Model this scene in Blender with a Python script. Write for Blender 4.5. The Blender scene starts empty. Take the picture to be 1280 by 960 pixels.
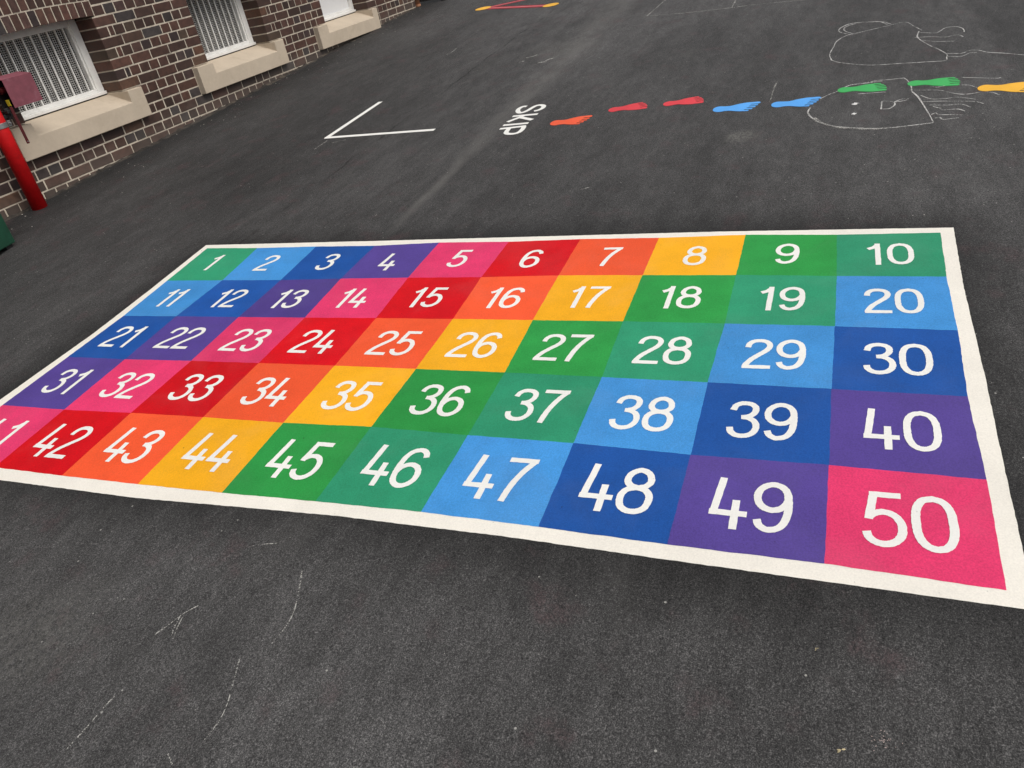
import bpy, bmesh, math, random
from mathutils import Vector, Matrix

# ------------------------------------------------------------------ scene, camera, sky, sun
scene = bpy.context.scene
col = scene.collection
R = math.radians

cam_data = bpy.data.cameras.new("camera")
cam_data.sensor_fit = 'HORIZONTAL'
cam_data.sensor_width = 36.0
cam_data.lens = 36.0 * 975.7146 / 1280.0
cam_data.clip_start = 0.05
cam_data.clip_end = 500.0
cam = bpy.data.objects.new("camera", cam_data)
col.objects.link(cam)
right = Vector((0.3593093, -0.9159562, -0.1786648))
down = Vector((-0.5341832, -0.0448847, -0.8441763))
fwd = Vector((0.7652092, 0.3987602, -0.5054159))
cam.matrix_world = Matrix(((right.x, -down.x, -fwd.x, -5.5717),
                           (right.y, -down.y, -fwd.y, -6.0577),
                           (right.z, -down.z, -fwd.z, 0.9466),
                           (0, 0, 0, 1)))
scene.camera = cam

SUN_EL, SUN_AZ = R(56), R(-98)            # the sun behind cloud, out over the yard (azimuth from +x)
world = bpy.data.worlds.new("World")
scene.world = world
world.use_nodes = True
wn = world.node_tree
bg = wn.nodes["Background"]
sky = wn.nodes.new("ShaderNodeTexSky")
sky.sky_type = 'NISHITA'
sky.sun_disc = False
sky.sun_elevation = SUN_EL
sky.sun_rotation = math.pi / 2 - SUN_AZ
sky.air_density = 1.0
sky.dust_density = 4.0
hsv = wn.nodes.new("ShaderNodeHueSaturation")   # cloud cover: nearly grey light
hsv.inputs['Saturation'].default_value = 0.22
wn.links.new(sky.outputs[0], hsv.inputs['Color'])
wn.links.new(hsv.outputs[0], bg.inputs[0])
bg.inputs[1].default_value = 0.12
sd = bpy.data.lights.new("sun", 'SUN')
sd.energy = 1.5
sd.angle = R(40)
sd.color = (1.0, 0.95, 0.88)
sun = bpy.data.objects.new("sun", sd)
sdir = Vector((math.cos(SUN_EL) * math.cos(SUN_AZ), math.cos(SUN_EL) * math.sin(SUN_AZ), math.sin(SUN_EL)))
sun.rotation_euler = sdir.to_track_quat('Z', 'Y').to_euler()
sun.location = sdir * 30
col.objects.link(sun)
scene.view_settings.view_transform = 'Standard'
scene.view_settings.look = 'None'
scene.view_settings.exposure = 0.0
scene.view_settings.gamma = 1.0
scene.view_settings.use_curve_mapping = False

# ------------------------------------------------------------------ helpers
rng = random.Random(7)
def gz(x, y):                              # the yard rises gently along the wall
    return -0.2414 + 0.0573 * x + 0.0161 * y

def tag(o, label=None, cat=None, group=None, kind=None):
    if label: o['label'] = label
    if cat: o['category'] = cat
    if group: o['group'] = group
    if kind: o['kind'] = kind
    return o

def empty(name, loc, label, cat, group=None):
    o = bpy.data.objects.new(name, None)
    o.empty_display_size = 0.1
    o.location = loc
    col.objects.link(o)
    return tag(o, label, cat, group)

def wloc(o):
    v = Vector((0, 0, 0))
    while o is not None:
        v = v + o.location
        o = o.parent
    return v

class MB:
    """collects verts and faces in world metres"""
    def __init__(self):
        self.v, self.f, self.a = [], [], []
    def add(self, vs, fs, attr=None):
        b = len(self.v)
        self.v += [tuple(p) for p in vs]
        for f in fs:
            self.f.append([b + i for i in f]); self.a.append(attr)
    def box(self, x0, x1, y0, y1, z0, z1, attr=None):
        self.add([(x0,y0,z0),(x1,y0,z0),(x1,y1,z0),(x0,y1,z0),(x0,y0,z1),(x1,y0,z1),(x1,y1,z1),(x0,y1,z1)],
                 [(0,3,2,1),(4,5,6,7),(0,1,5,4),(1,2,6,5),(2,3,7,6),(3,0,4,7)], attr)
    def build(self, name, mat, parent=None, loc=None, bevel=0, smooth=False, seg=2, label=None):
        base = wloc(parent) if parent else (Vector(loc) if loc else Vector((0,0,0)))
        me = bpy.data.meshes.new(name)
        me.from_pydata([tuple(Vector(p) - base) for p in self.v], [], self.f)
        me.update()
        if any(a is not None for a in self.a):
            for k in range(2):
                at = me.attributes.new("tone%d" % k, 'FLOAT', 'FACE')
                at.data.foreach_set('value', [(a[k] if a else 0.5) for a in self.a])
        me.materials.append(mat)
        o = bpy.data.objects.new(name, me)
        if parent: o.parent = parent
        elif loc: o.location = loc
        col.objects.link(o)
        if bevel:
            m = o.modifiers.new("bevel", 'BEVEL'); m.width = bevel; m.segments = seg
            m.limit_method = 'ANGLE'; m.angle_limit = R(40)
        if smooth:
            for p in me.polygons: p.use_smooth = True
        if label: o['label'] = label
        return o

def tube(mb, pts, r, n=20, cap=True):
    pts = [Vector(p) for p in pts]
    rings = []
    for i, p in enumerate(pts):
        t = (pts[min(i+1, len(pts)-1)] - pts[max(i-1, 0)]).normalized()
        a = t.orthogonal().normalized(); b = t.cross(a)
        rr = r[i] if isinstance(r, (list, tuple)) else r
        rings.append([p + a * rr * math.cos(2*math.pi*k/n) + b * rr * math.sin(2*math.pi*k/n) for k in range(n)])
    vs = [q for ring in rings for q in ring]
    fs = []
    for i in range(len(pts)-1):
        for k in range(n):
            fs.append((i*n+k, i*n+(k+1) % n, (i+1)*n+(k+1) % n, (i+1)*n+k))
    if cap:
        fs.append(tuple(reversed(range(n)))); fs.append(tuple((len(pts)-1)*n+k for k in range(n)))
    mb.add(vs, fs)

def smooth_line(pts, per=6):
    """Catmull-Rom through 2D points"""
    if len(pts) < 3: 
        a, b = pts[0], pts[-1]
        return [(a[0]+(b[0]-a[0])*k/per, a[1]+(b[1]-a[1])*k/per) for k in range(per+1)]
    out = []
    P = [tuple(2*pts[0][k]-pts[1][k] for k in (0,1))] + list(pts) + [tuple(2*pts[-1][k]-pts[-2][k] for k in (0,1))]
    for i in range(1, len(P)-2):
        p0, p1, p2, p3 = P[i-1], P[i], P[i+1], P[i+2]
        for s in range(per):
            t = s/per
            out.append(tuple(0.5*((2*p1[k])+(-p0[k]+p2[k])*t+(2*p0[k]-5*p1[k]+4*p2[k]-p3[k])*t*t+(-p0[k]+3*p1[k]-3*p2[k]+p3[k])*t**3) for k in (0,1)))
    out.append(tuple(pts[-1]))
    return out

def ribbon(mb, pts, width, h, wob=0.0, closed=False):
    """a painted stroke lying on the yard, h above it"""
    if closed: pts = pts[:-1]
    n = len(pts); L, Rr = [], []
    for i, p in enumerate(pts):
        a = pts[i-1] if closed else pts[max(i-1, 0)]; b = pts[(i+1) % n] if closed else pts[min(i+1, n-1)]
        if closed or 0 < i < n-1:
            d1 = Vector((p[0]-a[0], p[1]-a[1])); d2 = Vector((b[0]-p[0], b[1]-p[1]))
            if d1.length < 1e-7 or d2.length < 1e-7: t = Vector((b[0]-a[0], b[1]-a[1])).normalized(); k = 1
            else:
                d1.normalize(); d2.normalize(); t = (d1+d2)
                t = t.normalized() if t.length > 1e-4 else d1
                k = min(1.0/max(0.3, t.dot(d1)), 1.6)
        else:
            t = Vector((b[0]-a[0], b[1]-a[1])).normalized(); k = 1
        w = width(i/(n-1)) if callable(width) else width
        nx, ny = -t.y, t.x
        w1 = (w/2)*k + rng.uniform(-wob, wob); w2 = (w/2)*k + rng.uniform(-wob, wob)
        l = (p[0]+nx*w1, p[1]+ny*w1); r = (p[0]-nx*w2, p[1]-ny*w2)
        L.append((l[0], l[1], gz(*l)+h)); Rr.append((r[0], r[1], gz(*r)+h))
    vs = L + Rr
    mb.add(vs, [(n+i, n+(i+1) % n, (i+1) % n, i) for i in range(n if closed else n-1)])

# ------------------------------------------------------------------ materials
class NT:
    def __init__(self, name):
        self.m = bpy.data.materials.new(name); self.m.use_nodes = True
        self.t = self.m.node_tree; self.b = self.t.nodes['Principled BSDF']
        self.out = self.t.nodes['Material Output']
        tc = self.t.nodes.new('ShaderNodeTexCoord'); self.co = tc.outputs['Object']
    def n(self, typ, **kw):
        nd = self.t.nodes.new(typ)
        for k, v in kw.items(): setattr(nd, k, v)
        return nd
    def link(self, a, b): self.t.links.new(a, b)
    def noise(self, scale, detail=4, rough=0.55, co=None, dist=0.0):
        nd = self.n('ShaderNodeTexNoise'); nd.inputs['Scale'].default_value = scale
        nd.inputs['Detail'].default_value = detail; nd.inputs['Roughness'].default_value = rough
        nd.inputs['Distortion'].default_value = dist
        self.link(co or self.co, nd.inputs['Vector']); return nd.outputs['Fac']
    def vor(self, scale, feature='F1', out='Distance', co=None):
        nd = self.n('ShaderNodeTexVoronoi'); nd.feature = feature; nd.inputs['Scale'].default_value = scale
        self.link(co or self.co, nd.inputs['Vector']); return nd.outputs[out]
    def math(self, op, a, b=None, c=None, clamp=False):
        nd = self.n('ShaderNodeMath', operation=op); nd.use_clamp = clamp
        for i, x in enumerate((a, b, c)):
            if x is None: continue
            if isinstance(x, (int, float)): nd.inputs[i].default_value = x
            else: self.link(x, nd.inputs[i])
        return nd.outputs[0]
    def map(self, x, a, b, c=0.0, d=1.0, smooth=True):
        nd = self.n('ShaderNodeMapRange'); nd.interpolation_type = 'SMOOTHSTEP' if smooth else 'LINEAR'
        self.link(x, nd.inputs[0])
        for i, v in enumerate((a, b, c, d)):
            if isinstance(v, (int, float)): nd.inputs[i+1].default_value = v
            else: self.link(v, nd.inputs[i+1])
        return nd.outputs[0]
    def mix(self, f, a, b, typ='MIX'):
        nd = self.n('ShaderNodeMix', data_type='RGBA', blend_type=typ)
        for s, x in ((0, f), (6, a), (7, b)):
            if isinstance(x, (int, float)): nd.inputs[s].default_value = x
            elif isinstance(x, tuple): nd.inputs[s].default_value = (*x, 1) if len(x) == 3 else x
            else: self.link(x, nd.inputs[s])
        return nd.outputs[2]
    def ramp(self, x, stops):
        nd = self.n('ShaderNodeValToRGB'); cr = nd.color_ramp
        while len(cr.elements) < len(stops): cr.elements.new(0.5)
        for e, (p, c) in zip(cr.elements, stops):
            e.position = p; e.color = (*c, 1)
        self.link(x, nd.inputs[0]); return nd.outputs[0]
    def attr(self, name):
        nd = self.n('ShaderNodeAttribute'); nd.attribute_name = name; return nd.outputs['Fac']
    def bump(self, h, strength=0.3, dist=0.01):
        nd = self.n('ShaderNodeBump'); nd.inputs['Strength'].default_value = strength
        nd.inputs['Distance'].default_value = dist
        self.link(h, nd.inputs['Height']); self.link(nd.outputs[0], self.b.inputs['Normal'])
    def base(self, c):
        if isinstance(c, tuple): self.b.inputs['Base Color'].default_value = (*c, 1)
        else: self.link(c, self.b.inputs['Base Color'])
    def set(self, rough=0.6, spec=0.5, metal=0.0):
        if isinstance(rough, (int, float)): self.b.inputs['Roughness'].default_value = rough
        else: self.link(rough, self.b.inputs['Roughness'])
        self.b.inputs['Specular IOR Level'].default_value = spec
        self.b.inputs['Metallic'].default_value = metal

def srgb(r, g, b):
    f = lambda c: (c/255/12.92) if c/255 <= 0.04045 else ((c/255+0.055)/1.055)**2.4
    return (f(r), f(g), f(b))

# the number grid's place on the yard: u runs along its rows, v down its columns
GO = Vector((-2.2196, -2.5045)); GA = -1.5464340
E1 = Vector((math.cos(GA), math.sin(GA))); E2 = Vector((-math.sin(GA), math.cos(GA)))
def guv(u, v):
    p = GO + E1 * u - E2 * v
    return (p.x, p.y)

# measured lines of the paint and chalk on the yard, metres
D = {"V": [[[-0.0257, -0.011], [0.3575, 0.0034], [0.7663, 0.0033], [1.1537, 0.0131], [1.5362, -0.0066], [1.9347, 0.0052], [2.309, -0.0037], [2.696, 0.0046], [3.0859, -0.0045], [3.4656, 0.0189], [3.86, 0.023]], [[0.0028, 0.39], [0.3954, 0.39], [0.7849, 0.3917], [1.1501, 0.3817], [1.5352, 0.376], [1.927, 0.3767], [2.3067, 0.3649], [2.6919, 0.3689], [3.0845, 0.3733], [3.4712, 0.3883], [3.8525, 0.398]], [[0.0313, 0.7692], [0.3864, 0.766], [0.7818, 0.7645], [1.1695, 0.7598], [1.5544, 0.7547], [1.9393, 0.7527], [2.3088, 0.7517], [2.6909, 0.7515], [3.0853, 0.7565], [3.4707, 0.7634], [3.8566, 0.7781]], [[0.0278, 1.1541], [0.4015, 1.1541], [0.7933, 1.1431], [1.1666, 1.1384], [1.5563, 1.1337], [1.9375, 1.1323], [2.3198, 1.131], [2.6998, 1.1347], [3.0743, 1.1395], [3.4671, 1.1467], [3.8504, 1.1553]], [[0.0242, 1.543], [0.41, 1.5409], [0.7848, 1.528], [1.1626, 1.5197], [1.5493, 1.5166], [1.9294, 1.5011], [2.3174, 1.5072], [2.6966, 1.5065], [3.0754, 1.5203], [3.4675, 1.5182], [3.8591, 1.5281]], [[0.0206, 1.9137], [0.4185, 1.9137], [0.7931, 1.9137], [1.1725, 1.9099], [1.5484, 1.9018], [1.9262, 1.8896], [2.3107, 1.881], [2.697, 1.8847], [3.0702, 1.893], [3.4653, 1.8938], [3.8572, 1.9083]]], "CORNER": [[[0.6689, -2.1023], [-0.254, -2.1018]], [[-0.2467, -2.0889], [-0.2587, -3.0931]]], "SKIP": {"S": [[[0.1396, -3.6988], [0.1403, -3.6672], [0.0947, -3.6511], [0.0384, -3.6622], [-0.0057, -3.6924], [-0.0055, -3.7206], [0.0302, -3.744], [0.0891, -3.7593], [0.1358, -3.7793], [0.1413, -3.8139], [0.1095, -3.8465], [0.0612, -3.8535], [0.0194, -3.836], [0.0039, -3.8055]]], "K": [[[-0.0834, -3.6658], [-0.0778, -3.8643]], [[-0.0814, -3.7644], [-0.2111, -3.6738]], [[-0.1191, -3.7345], [-0.2054, -3.8655]]], "I": [[[-0.2806, -3.6667], [-0.2727, -3.8602]]], "P": [[[-0.3574, -3.6701], [-0.3342, -3.8625]], [[-0.3469, -3.8534], [-0.4024, -3.8623], [-0.4585, -3.858], [-0.4858, -3.8327], [-0.4836, -3.7903], [-0.4596, -3.7596], [-0.4167, -3.7492], [-0.3577, -3.7435]]]}, "CHALK_A": {"outline": [[[0.614, -5.826], [0.7699, -5.8075], [0.9524, -5.8229], [1.1177, -5.84], [1.2462, -5.896], [1.2843, -5.9496], [1.3524, -6.0634], [1.4176, -6.1833], [1.4775, -6.3032], [1.3259, -6.3583], [1.1776, -6.4074]], [[1.1566, -6.3876], [1.0292, -6.3726], [0.9267, -6.3859], [0.7505, -6.4387], [0.6328, -6.4858], [0.4957, -6.5278], [0.4262, -6.5241], [0.3491, -6.5121], [0.3539, -6.423], [0.3763, -6.251], [0.3997, -6.0839], [0.4679, -5.9645], [0.5438, -5.8739], [0.614, -5.826]]], "ear": [[[1.2691, -5.9257], [1.332, -5.881], [1.414, -5.8433], [1.5178, -5.8558], [1.6142, -5.9224], [1.6138, -6.0357], [1.5807, -6.1228], [1.4556, -6.1835]], [[1.2924, -5.9434], [1.3792, -5.8943], [1.4692, -5.8764], [1.5494, -5.9053], [1.6, -5.9733], [1.5896, -6.0609], [1.5569, -6.1474], [1.4546, -6.2075]]], "strand": [[[1.1218, -6.3865], [1.0613, -6.484], [1.0947, -6.5184], [1.1675, -6.5551], [1.181, -6.6107], [1.131, -6.6511], [1.0551, -6.6643], [0.9983, -6.6605]], [[0.9886, -6.3548], [0.971, -6.4475], [0.9187, -6.542], [0.9416, -6.5858], [0.9367, -6.6279], [0.8806, -6.6473]], [[0.8962, -6.4012], [0.8317, -6.4739], [0.7914, -6.5875]], [[0.5073, -6.5305], [0.4764, -6.6085], [0.5268, -6.6614], [0.5116, -6.7095], [0.4482, -6.7528], [0.3805, -6.8511], [0.2967, -6.953]], [[0.4317, -6.5314], [0.4078, -6.604], [0.4656, -6.657], [0.4626, -6.6959]]]}, "CHALK_B": {"outline": [[[-0.3913, -5.7521], [-0.4805, -5.743], [-0.5646, -5.7631], [-0.6515, -5.8066], [-0.7304, -5.867], [-0.7841, -5.9424], [-0.8364, -6.0861], [-0.8436, -6.19], [-0.8286, -6.2924], [-0.8086, -6.3952]], [[-0.8086, -6.3952], [-0.677, -6.3821], [-0.4733, -6.3548], [-0.3393, -6.3339], [-0.2316, -6.3074], [-0.1273, -6.3053], [-0.0148, -6.2888], [0.0455, -6.2725]], [[0.0455, -6.2725], [0.039, -6.177], [0.0393, -6.1172], [0.0043, -6.0271], [-0.0148, -5.9565], [-0.1219, -5.889], [-0.1699, -5.8455], [-0.2409, -5.7985]], [[0.0187, -6.1471], [0.0024, -6.0573], [-0.0006, -6.0069]]], "thick": [[[-0.5995, -5.7797], [-0.672, -5.8172], [-0.7462, -5.8723], [-0.7957, -5.9428], [-0.8476, -6.0862], [-0.8513, -6.1728]]], "eye": [[[-0.4052, -5.9897], [-0.3744, -6.01]], [[-0.5642, -5.99], [-0.5748, -6.0088]]], "mouth": [[[-0.3802, -6.1452], [-0.5227, -6.1407]], [[-0.3802, -6.1452], [-0.3905, -6.1842], [-0.4198, -6.2098], [-0.468, -6.2111], [-0.5238, -6.1834], [-0.5227, -6.1407]], [[-0.4166, -6.2098], [-0.3739, -6.2444], [-0.3637, -6.2794], [-0.3944, -6.2724], [-0.4183, -6.2162]]], "strand": [[[-0.2174, -6.3171], [-0.2543, -6.4443], [-0.3089, -6.4954], [-0.3613, -6.5539], [-0.3662, -6.6057], [-0.349, -6.6588], [-0.3726, -6.7079], [-0.4251, -6.7367]], [[-0.3275, -6.3507], [-0.4064, -6.4017], [-0.4188, -6.4718], [-0.4101, -6.5334], [-0.471, -6.6192]], [[-0.4483, -6.3556], [-0.4542, -6.4262], [-0.4812, -6.529], [-0.5092, -6.6121], [-0.5556, -6.6502]], [[-0.5131, -6.3886], [-0.537, -6.4828], [-0.537, -6.5425], [-0.5988, -6.5845]], [[-0.5418, -6.4049], [-0.5804, -6.4376], [-0.6141, -6.4531], [-0.6157, -6.5206], [-0.6594, -6.5553]], [[-0.6789, -6.3905], [-0.6548, -6.4128], [-0.6877, -6.4283], [-0.7002, -6.4821], [-0.7201, -6.5429]], [[-0.74, -6.4048], [-0.7372, -6.4301], [-0.769, -6.4452], [-0.7575, -6.52]], [[-0.1566, -6.4027], [-0.1948, -6.438], [-0.1812, -6.4843]], [[-0.1886, -6.5652], [-0.2085, -6.6084], [-0.2615, -6.6397]], [[-0.0413, -6.5748], [-0.0712, -6.6455], [-0.115, -6.7487], [-0.1064, -6.7759]], [[-0.2058, -6.0112], [-0.2078, -6.0796], [-0.2082, -6.1663]]]}, "CHALK_C": [[[3.7833, -4.0543], [3.5995, -4.0443], [2.8892, -4.0049]], [[2.8892, -4.0049], [2.8082, -4.4554], [2.7855, -4.8237], [2.7876, -5.1115], [2.7279, -5.4564], [2.7275, -5.5765]], [[3.2872, -4.8469], [3.1138, -4.8446], [2.8083, -4.8482]]], "SCR": [[[[-4.3313, -4.6035], [-4.394, -4.6365], [-4.4716, -4.6693], [-4.5239, -4.6761], [-4.577, -4.6698]]], [[[-4.5149, -4.3595], [-4.5489, -4.334], [-4.5949, -4.315], [-4.6305, -4.2979]], [[-4.5616, -4.3401], [-4.5961, -4.3507], [-4.6306, -4.3648]], [[-4.5619, -4.3304], [-4.5941, -4.3391], [-4.6265, -4.3553]]], [[[-4.6374, -4.6073], [-4.6992, -4.6352], [-4.7612, -4.6628], [-4.8097, -4.6724], [-4.8581, -4.6692]]], [[[-4.8201, -4.33], [-4.8673, -4.326], [-4.9196, -4.3244], [-4.9709, -4.3194]]], [[[-4.2813, -4.3699], [-4.265, -4.4092], [-4.2518, -4.4556]]], [[[-4.9114, -4.6005], [-4.9302, -4.63]]], [[[2.232, -2.0335], [2.3396, -2.0547], [2.4745, -2.0433]]], [[[-0.3162, -2.1515], [-0.5084, -2.1533]], [[-0.3797, -2.2421], [-0.335, -2.3347]]], [[[1.5614, -3.1015], [1.5895, -3.1512]], [[1.7, -3.1261], [1.732, -3.1853], [1.7793, -3.214]]], [[[1.4686, -3.3272], [1.4772, -3.392], [1.5324, -3.3927], [1.5784, -3.4451]]], [[[0.2127, -5.504], [0.075, -5.4972], [-0.2275, -5.5]]], [[[-1.5396, -4.6232], [-1.5055, -4.6689]]]], "DOTS": [[[4.6226, -1.3564], [4.7331, -1.5335], [4.6714, -1.4511], [4.8071, -1.3947]], [[4.2221, -2.4305], [4.2728, -2.6194], [4.2542, -2.5229], [4.3959, -2.4757]]], "REDS": [[[4.6862, -1.4953], [4.919, -1.9863]], [[4.6565, -1.5075], [4.2429, -2.4777]]], "FEET": [["orange", [-0.3189, -4.042], [-0.2391, -4.3241]], ["red", [-0.1232, -4.4107], [-0.1146, -4.6897]], ["red2", [-0.0884, -4.7892], [-0.0924, -5.0677]], ["blue", [-0.2958, -5.1548], [-0.2319, -5.4427]], ["blue2", [-0.2901, -5.5143], [-0.2318, -5.8041]], ["green", [-0.095, -5.8928], [-0.1455, -6.1765]], ["green2", [-0.0735, -6.2873], [-0.1593, -6.5659]], ["yellow", [-0.2752, -6.6427], [-0.2785, -6.9526]]], "BITS": [[-4.48, -6.1468], [-4.5233, -6.0677], [-4.2878, -6.0102]]}

# asphalt -------------------------------------------------------------
def mat_asphalt():
    t = NT("asphalt")
    sep = t.n('ShaderNodeSeparateXYZ'); t.link(t.co, sep.inputs[0])
    X, Y = sep.outputs[0], sep.outputs[1]
    mp = t.n('ShaderNodeMapping'); mp.inputs['Scale'].default_value = (0.35, 1.0, 1.0); t.link(t.co, mp.inputs[0])
    stretched = mp.outputs[0]
    fine = t.noise(330, 1.5, 0.6)
    grain = t.noise(140, 3, 0.65)
    mott = t.noise(7.0, 5, 0.62, stretched)
    big = t.noise(1.1, 5, 0.6, stretched, 0.4)
    wide = t.noise(0.5, 3, 0.5, stretched)
    # stone-sized grain
    g = t.math('ADD', t.math('MULTIPLY', fine, 0.62), t.math('MULTIPLY', grain, 0.38))
    c = t.ramp(g, [(0.33, (0.010, 0.0101, 0.0104)), (0.455, (0.044, 0.0435, 0.0430)), (0.545, (0.074, 0.0730, 0.0718)), (0.69, (0.22, 0.216, 0.21))])
    # broad tone of the surface
    tone = t.map(big, 0.30, 0.70, 0.82, 1.18)
    tone = t.math('MULTIPLY', tone, t.map(mott, 0.3, 0.7, 0.85, 1.16))
    tone = t.math('MULTIPLY', tone, t.map(t.noise(24, 4, 0.65, stretched), 0.3, 0.7, 0.84, 1.16))
    tone = t.math('MULTIPLY', tone, t.map(wide, 0.35, 0.65, 0.90, 1.10))
    tone = t.math('MULTIPLY', tone, t.map(X, -1.0, 4.0, 1.0, 1.16))
    # paver lanes that run along the wall; the joint near y=-3.67 is dusty
    wob = t.math('MULTIPLY', t.math('SUBTRACT', t.noise(0.8, 2), 0.5), 0.16)
    Yw = t.math('ADD', Y, wob)
    lane = t.map(Yw, -3.75, -3.62, 0.0, 1.0)
    lane2 = t.map(Yw, -2.9, -2.2, 1.0, 0.0)
    xfar = t.map(X, -1.6, 2.0, 0.15, 1.0)
    up = t.math('MULTIPLY', t.math('MULTIPLY', lane, lane2), xfar)
    tone = t.math('MULTIPLY', tone, t.math('ADD', 1.0, t.math('MULTIPLY', up, t.map(mott, 0.3, 0.7, 0.08, 0.28))))
    hw = t.map(X, -2.2, 3.5, 0.026, 0.25, False)
    hw = t.math('MULTIPLY', hw, t.map(t.noise(2.2, 3), 0.3, 0.7, 0.7, 1.3))
    ds = t.math('DIVIDE', t.math('ABSOLUTE', t.math('SUBTRACT', t.math('ADD', Y, t.math('MULTIPLY', wob, 0.35)), t.map(X, -2.2, 3.5, -3.665, -3.52, False))), hw)
    streak = t.math('MULTIPLY', t.map(ds, 0.0, 1.3, 1.0, 0.0), t.map(X, -2.3, -1.6, 0.0, 1.0))
    streak = t.math('MULTIPLY', streak, t.map(t.noise(9, 4, 0.7, stretched), 0.25, 0.7, 0.35, 1.0))
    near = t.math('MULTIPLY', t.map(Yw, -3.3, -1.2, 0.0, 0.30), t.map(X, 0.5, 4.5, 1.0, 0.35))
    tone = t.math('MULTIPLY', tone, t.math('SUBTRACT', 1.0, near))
    # rolled joint, thin and dark, broken up
    sj = t.math('ABSOLUTE', t.math('ADD', Y, t.math('ADD', 2.665, t.math('MULTIPLY', t.math('SUBTRACT', t.noise(1.6, 3), 0.5), 0.16))))
    joint = t.math('MULTIPLY', t.map(sj, 0.004, 0.016, 1.0, 0.0), t.map(t.noise(2.6, 3), 0.45, 0.62, 0.0, 0.6))
    tone = t.math('MULTIPLY', tone, t.math('SUBTRACT', 1.0, joint))
    # the far right bay is an older, darker pour
    old = t.math('MULTIPLY', t.map(t.math('ADD', Yw, t.math('MULTIPLY', t.math('SUBTRACT', mott, 0.5), 0.3)), -6.84, -6.74, 1.0, 0.0), t.map(X, -0.6, 0.4, 0.0, 0.26))
    tone = t.math('MULTIPLY', tone, t.math('SUBTRACT', 1.0, old))
    # grime plus contact shade, darkened into the asphalt along the foot of the wall
    grime_shade = t.map(t.math('ADD', Y, t.math('MULTIPLY', t.math('SUBTRACT', t.noise(2.5, 4), 0.5), 0.5)), -0.8, -0.05, 0.0, 0.6)
    tone = t.math('MULTIPLY', tone, t.math('SUBTRACT', 1.0, grime_shade))
    # dark tone-mapping halo round the painted board, put into the asphalt colour
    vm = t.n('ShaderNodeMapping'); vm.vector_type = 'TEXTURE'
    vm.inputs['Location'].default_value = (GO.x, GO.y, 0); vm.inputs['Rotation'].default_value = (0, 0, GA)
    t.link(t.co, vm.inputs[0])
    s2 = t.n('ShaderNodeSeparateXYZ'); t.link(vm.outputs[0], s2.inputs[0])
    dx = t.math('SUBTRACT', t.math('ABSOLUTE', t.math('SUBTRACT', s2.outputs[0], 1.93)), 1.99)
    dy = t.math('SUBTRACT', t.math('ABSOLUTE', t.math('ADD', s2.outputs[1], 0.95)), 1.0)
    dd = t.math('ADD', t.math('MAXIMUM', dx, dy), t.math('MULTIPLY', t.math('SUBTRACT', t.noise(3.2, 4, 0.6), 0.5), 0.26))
    halo = t.map(dd, -0.06, 0.27, 0.62, 0.0)
    tone = t.math('MULTIPLY', tone, t.math('SUBTRACT', 1.0, halo))
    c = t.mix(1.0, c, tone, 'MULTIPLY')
    # faint old chalk: reddish, greenish and grey dust
    red = t.math('MULTIPLY', t.map(t.noise(5.0, 4, 0.65), 0.55, 0.72), t.map(grain, 0.35, 0.65, 0.05, 0.5))
    c = t.mix(red, c, (0.105, 0.058, 0.062))
    dust = t.math('MULTIPLY', t.map(t.noise(3.1, 5, 0.7, stretched), 0.55, 0.78), 0.22)
    c = t.mix(dust, c, (0.13, 0.127, 0.118))
    c = t.mix(t.math('MULTIPLY', streak, t.map(X, -1.5, 3.0, 0.62, 0.42)), c, (0.165, 0.16, 0.15))
    for px, py, rad, amt in ((-4.72, -3.90, 0.30, 0.26), (-0.83, -5.40, 0.13, 0.62), (1.9, -3.35, 0.5, 0.22)):
        d = t.math('SQRT', t.math('ADD', t.math('POWER', t.math('SUBTRACT', X, px), 2), t.math('POWER', t.math('SUBTRACT', Y, py), 2)))
        d = t.math('ADD', d, t.math('MULTIPLY', t.math('SUBTRACT', t.noise(8, 4, 0.65), 0.5), rad))
        k = t.math('MULTIPLY', t.map(d, rad*0.25, rad, amt, 0.0), t.map(t.noise(60, 3, 0.7), 0.38, 0.62, 0.05, 1.0))
        c = t.mix(k, c, (0.20, 0.195, 0.175))
    c = t.mix(1.0, c, (0.850, 0.840, 0.848), 'MULTIPLY')
    # pale stone chips showing here and there
    vn = t.n('ShaderNodeTexVoronoi'); vn.inputs['Scale'].default_value = 75; t.link(t.co, vn.inputs['Vector'])
    sc = t.n('ShaderNodeSeparateColor'); t.link(vn.outputs['Color'], sc.inputs[0])
    chip = t.math('MULTIPLY', t.math('GREATER_THAN', sc.outputs[0], 0.994), t.math('LESS_THAN', vn.outputs['Distance'], 0.24))
    c = t.mix(t.math('MULTIPLY', chip, 0.75), c, (0.42, 0.41, 0.38))
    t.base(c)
    t.set(t.map(g, 0.35, 0.65, 0.92, 0.72), 0.35)
    t.bump(t.math('ADD', g, t.math('MULTIPLY', mott, 0.6)), 0.55, 0.004)
    return t.m

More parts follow.
